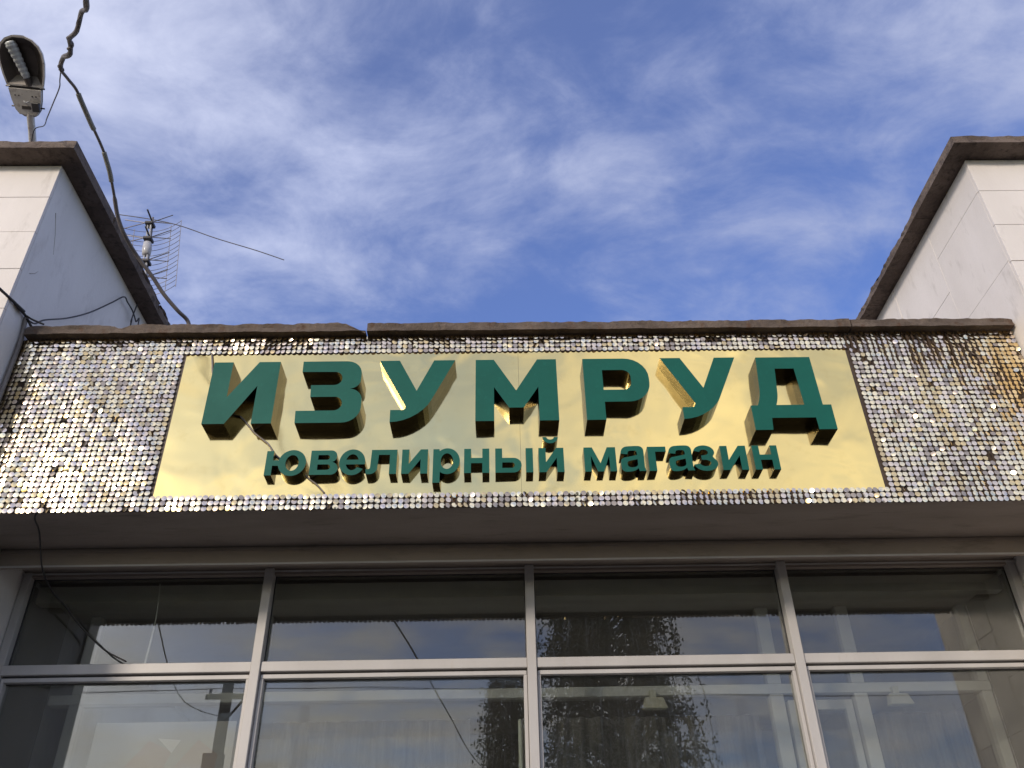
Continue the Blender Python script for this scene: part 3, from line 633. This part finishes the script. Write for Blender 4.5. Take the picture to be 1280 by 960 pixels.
mb = MB(); mb.tube([lp(.232, .035, .01), lp(.292, .02, .012)], [.028, .030], 10); part(mb, 'bulb_holder', MT['lamp_dark'], lamp)
for sg in (-1, 1):
    mb = MB(); mb.tube([lp(.06, sg*.09, -.004), lp(.06, sg*.135, -.004)], .007, 6); part(mb, 'hinge_bolt', MT['black_plastic'], lamp)
    mb = MB(); mb.tube([lp(.222, sg*.12, -.008), lp(.222, sg*.158, -.002)], .008, 6); part(mb, 'clasp', MT['black_plastic'], lamp)
mb = MB(); mb.tube(catmull([lp(.03, 0, .01), lp(-.06, 0, .005), (-4.033,.85,E(6.14)), (-4.09,1.1,E(5.95)), (-4.1,1.19,E(5.6)), (-4.1,1.2,E(5.1)), (-4.1,1.2,E(4.64))], 6), .031, 10); part(mb, 'pole', MT['lamp_pole'], lamp, smooth=True)

# ------------------------------------------------------------------ grid antenna on the left coping
ant = thing('grid_antenna', 'television grid antenna with white amplifier box leaning on the left coping', 'antenna', loc=(-2.861, 1.2, E(4.675)))
o0, o1 = Vector((-2.861, 1.2, E(4.66))), Vector((-2.992, 1.2, E(5.635)))
ua = (o1-o0).normalized(); va = Vector((ua.z, 0, -ua.x)); wa = Vector((0, -1, 0))
def ap(t_, v_, w_=0.0): return tuple(o0 + ua*t_ + va*v_ + wa*w_)
mb = MB(); mb.tube([ap(0,0), ap(.93,0)], .010, 8); part(mb, 'mast', MT['antenna'], ant, smooth=True)
HW = .255
def bow(v_): return .075*(abs(v_)/HW)**2.0 - .05
for i in range(14):
    t_ = .07+.735*i/13
    mb = MB(); mb.tube([ap(t_+.004*math.sin(i*2.1)+.02*(abs(q)/HW)**2, q*1.0, bow(q)) for q in [HW*(-1+k/6) for k in range(13)]], .0022, 4); part(mb, 'grid_wire', MT['antenna'], ant)
for v_ in (-HW, -.155, .155, HW):
    mb = MB(); mb.tube([ap(.07, v_, bow(v_)), ap(.835, v_, bow(v_))], .0028, 4); part(mb, 'grid_upright', MT['antenna'], ant)
for t_ in (.17, .36, .62, .80):
    mb = MB(); c_ = Vector(ap(t_, 0, .05)); a_ = .03
    mb.box(c_.x-.035, c_.x+.035, c_.y-.03, c_.y+.045, c_.z-.014, c_.z+.014); part(mb, 'bracket', MT['black_plastic'], ant, bevel=.004)
    for sg in (-1, 1):
        for dz in (-.06, .055):
            mb = MB(); mb.tube([ap(t_, sg*.03, .07), ap(t_+dz*.9, sg*.20, .08)], .0042, 5); part(mb, 'dipole_rod', MT['antenna'], ant)
for t_ in (.20, .64, .84):
    mb = MB(); mb.tube([ap(t_, .012, .03), ap(t_+.01, .015, .17)], .0075, 6); part(mb, 'director_rod', MT['black_plastic'], ant)
mb = MB(); mb.tube([ap(.43,0,.05), ap(.44,0,.05), ap(.50,0,.05), ap(.57,0,.05), ap(.58,0,.05)], [.018,.034,.04,.034,.018], 10); part(mb, 'amplifier_box', MT['antenna_box'], ant, smooth=True)
for ta, tb in ((.62,.80), (.17,.36), (.36,.44)):
    mb = MB(); mb.tube([ap(ta, .012, .055), ap(tb, .012, .055)], .008, 6); mb.tube([ap(ta, -.014, .055), ap(tb, -.014, .055)], .006, 6); part(mb, 'feeder', MT['antenna_box'], ant)
mb = MB(); mb.tube(catmull(up_([(-3.301,1.2,5.624),(-3.0,1.17,5.535),(-2.726,1.17,5.454),(-2.394,1.2,5.327),(-2.033,1.2,5.183),(-1.782,1.2,5.071)]), 6), .0045, 5); part(mb, 'long_rod', MT['antenna'], ant)

# ------------------------------------------------------------------ things behind the glass
def floodlight(x, z, lab):
    r_ = thing('floodlight', lab, 'floodlight', 'small cream floodlights on the inner transom', (x, 1.46, E(z)))
    mb = MB(); n = len(mb.v); w0, w1, hh = .058, .078, .075
    q = [(-w0,.05,0),(w0,.05,0),(w0,-.01,0),(-w0,-.01,0),(-w1,.03,-hh),(w1,.03,-hh),(w1,-.035,-hh),(-w1,-.035,-hh)]
    mb.v += [(x+a, 1.44+b_, E(z)+c) for a, b_, c in q]
    for f in ((0,3,2,1),(4,5,6,7),(0,1,5,4),(1,2,6,5),(2,3,7,6),(3,0,4,7)): mb.f.append(f[::-1]); mb.mi.append(0)
    part(mb, 'lamp_body', MT['flood'], r_, bevel=.006)
    mb = MB(); mb.box(x-.02, x+.02, 1.462, 1.4995, E(z)+.002, E(z)+.05); part(mb, 'bracket', MT['flood'], r_)
    mb = MB(); mb.tube([(x+.03, 1.43, E(z)-.05), (x+.03, 1.424, E(z)-.05)], .006, 8); part(mb, 'knob', MT['black_plastic'], r_)
floodlight(.975, 1.512, 'small cream floodlight behind the bay right of the centre mullion')
floodlight(2.54, 1.512, 'small cream floodlight behind the rightmost bay of the window')
t_ = thing('tube_lamp', 'pale vertical tube standing behind the glass left of the centre mullion', 'tube lamp', loc=(.11, .98, .7))
mb = MB(); mb.tube([(.113,.98,.72), (.11,.98,E(1.268)), (.11,.98,E(1.278))], [.012,.012,.007], 10); part(mb, 'tube', MT['tube'], t_, smooth=True)
mb = MB(); mb.box(.09,.136,.95,1.01,.05,.72); part(mb, 'stand', MT['inner_white'], t_)

MT['print'] = mat('faded_paper', (.44,.42,.40), (.40,.38,.36), rough=.6, scale=3)
MT['peach'] = mat('faded_peach_print', (.44,.35,.31), (.42,.345,.31), rough=.6, scale=3)
MT['paper'] = mat('white_print', (.68,.66,.63), (.62,.60,.57), rough=.6, scale=4)
po = thing('poster', 'faded poster with peach shapes and white triangles behind the lower left pane', 'poster', loc=(-1.95, 1.0, E(.9)))
mb = MB(); mb.box(-2.32, -1.52, 1.0, 1.004, E(.35), E(1.30)); part(mb, 'sheet', MT['print'], po)
def flat(pts, m, name, y):
    mb = MB(); mb.poly([(x, y, E(z)) for x, z in pts]); mb.poly([(x, y+.0008, E(z)) for x, z in reversed(pts)]); part(mb, name, m, po)
flat([(-2.16,1.0),(-2.0,1.2),(-1.86,1.14),(-1.92,.98),(-2.02,.84)], MT['peach'], 'printed_shape', .9985)
flat([(-1.84,1.05),(-1.72,1.2),(-1.60,1.12),(-1.62,.9),(-1.78,.86)], MT['peach'], 'printed_shape', .9985)
for q in ([(-1.95,1.21),(-1.82,1.20),(-1.86,1.13)], [(-2.0,1.04),(-1.86,1.05),(-1.9,.99)], [(-1.87,.98),(-1.76,1.05),(-1.74,1.06)], [(-1.80,.72),(-1.66,1.03),(-1.56,1.03),(-1.72,.72)], [(-2.2,.72),(-2.13,.94),(-2.06,.86),(-2.05,.72)]):
    flat(q, MT['paper'], 'printed_shape', .9975)

# ------------------------------------------------------------------ across the street: birches and a pole, seen mirrored in the glass
def birch(x, y, h_, w_, seed, label, nstr=150, z_low=.35):
    rnd = random.Random(seed); r_ = thing('birch_tree', label, 'tree', 'birches across the street', (x, y, -.1))
    mb = MB(); tr_ = [(x + .12*math.sin(i*.9+seed), y + .1*math.cos(i*.7), -.1 + h_*.94*i/9) for i in range(10)]
    mb.tube(tr_, [.17*(1-.085*i) for i in range(10)], 8)
    lv = MB()
    for b_ in range(nstr):
        u = rnd.random()**.8; z0 = h_*(z_low + (.98-z_low)*u)
        k = min(9, max(0, z0/h_/.94*9)); i0 = min(8, int(k)); p0 = Vector(tr_[i0]).lerp(Vector(tr_[i0+1]), k-i0)
        an = rnd.uniform(0, 2*math.pi); reach = w_*(.25 + .75*math.sin(math.pi*min(1, (1-u)*.8+.12)))*rnd.uniform(.45, 1)
        tip = p0 + Vector((math.cos(an)*reach, math.sin(an)*reach, reach*rnd.uniform(.2, .7)))
        mid = p0.lerp(tip, .55) + Vector((0, 0, .18*reach))
        drop = rnd.uniform(.6, 2.6)
        end = tip + Vector((math.cos(an)*.25, math.sin(an)*.25, -drop))
        ln = catmull([p0, mid, tip, end], 5); 
        if True: mb.tube(ln, [.05*(1-.85*i/len(ln))*(1-.5*u) for i in range(len(ln))], 4)
        for q in range(int(34 + drop*24)):
            f_ = rnd.uniform(.3, 1); i_ = min(len(ln)-2, int(f_*(len(ln)-1))); c = ln[i_].lerp(ln[i_+1], f_*(len(ln)-1)-i_)
            c = c + Vector((rnd.gauss(0,.075), rnd.gauss(0,.075), rnd.gauss(0,.1)))
            d1 = Vector((rnd.gauss(0,1), rnd.gauss(0,1), rnd.gauss(0,1))).normalized(); d2 = d1.orthogonal().normalized(); s_ = rnd.uniform(.032,.07)
            lv.quad(tuple(c-d1*s_), tuple(c-d2*s_*.6), tuple(c+d1*s_), tuple(c+d2*s_*.6))
    part(mb, 'trunk', MT['bark'], r_, smooth=True); part(lv, 'crown', MT['leaf'], r_)
birch(3.1, -18.2, 11.6, 2.3, 3, 'taller weeping birch across the street mirrored in the window', 460, .2)
birch(.15, -19.5, 9.2, .95, 8, 'narrow weeping birch across the street mirrored beside the centre mullion', 170, .3)
pl = thing('utility_pole', 'dark utility pole with crossarm across the street mirrored in the left pane', 'pole', loc=(-7.35, -18.1, -.13))
mb = MB(); mb.tube([(-7.35,-18.1,-.2), (-7.35,-18.1,8.6)], [.2,.14], 10); part(mb, 'post', MT['pole'], pl, smooth=True)
mb = MB(); mb.box(-7.85,-6.75,-18.02,-17.92,8.1,8.22); part(mb, 'crossarm', MT['black_plastic'], pl)
mb = MB(); mb.tube([(-7.35,-17.95,7.4), (-6.85,-17.97,8.1)], .03, 6); part(mb, 'strut', MT['black_plastic'], pl)
mb = MB(); mb.box(-7.6,-7.1,-17.95,-17.7,6.2,6.7); part(mb, 'junction_box', MT['pole'], pl)
for x in (-7.75,-6.85):
    mb = MB(); mb.tube([(x,-17.97,8.22),(x,-17.97,8.36)], [.035,.05], 8); part(mb, 'insulator', MT['inner_white'], pl)
for x, lb in ((-7.75, 'outer street wire strung from the far end of the pole crossarm'), (-6.85, 'inner street wire strung from the near end of the pole crossarm')):
    cable('street_wire', [(x-40, -18.6, 8.9), (x-20, -18.3, 8.0), (x, -17.97, 8.37), (x+20, -18.3, 8.0), (x+40, -18.6, 8.9)], .007, MT['wire'], lb, 'wire')
p2 = thing('utility_pole', 'second utility pole farther along the street carrying the service cable', 'pole', loc=(-.2, -30, -.13))
mb = MB(); mb.tube([(-.2,-30,-.2), (-.2,-30,8.3)], [.17,.11], 10); part(mb, 'post', MT['pole'], p2, smooth=True)
mb = MB(); mb.box(-.9,.5,-29.9,-29.8,7.9,8.0); part(mb, 'crossarm', MT['black_plastic'], p2)
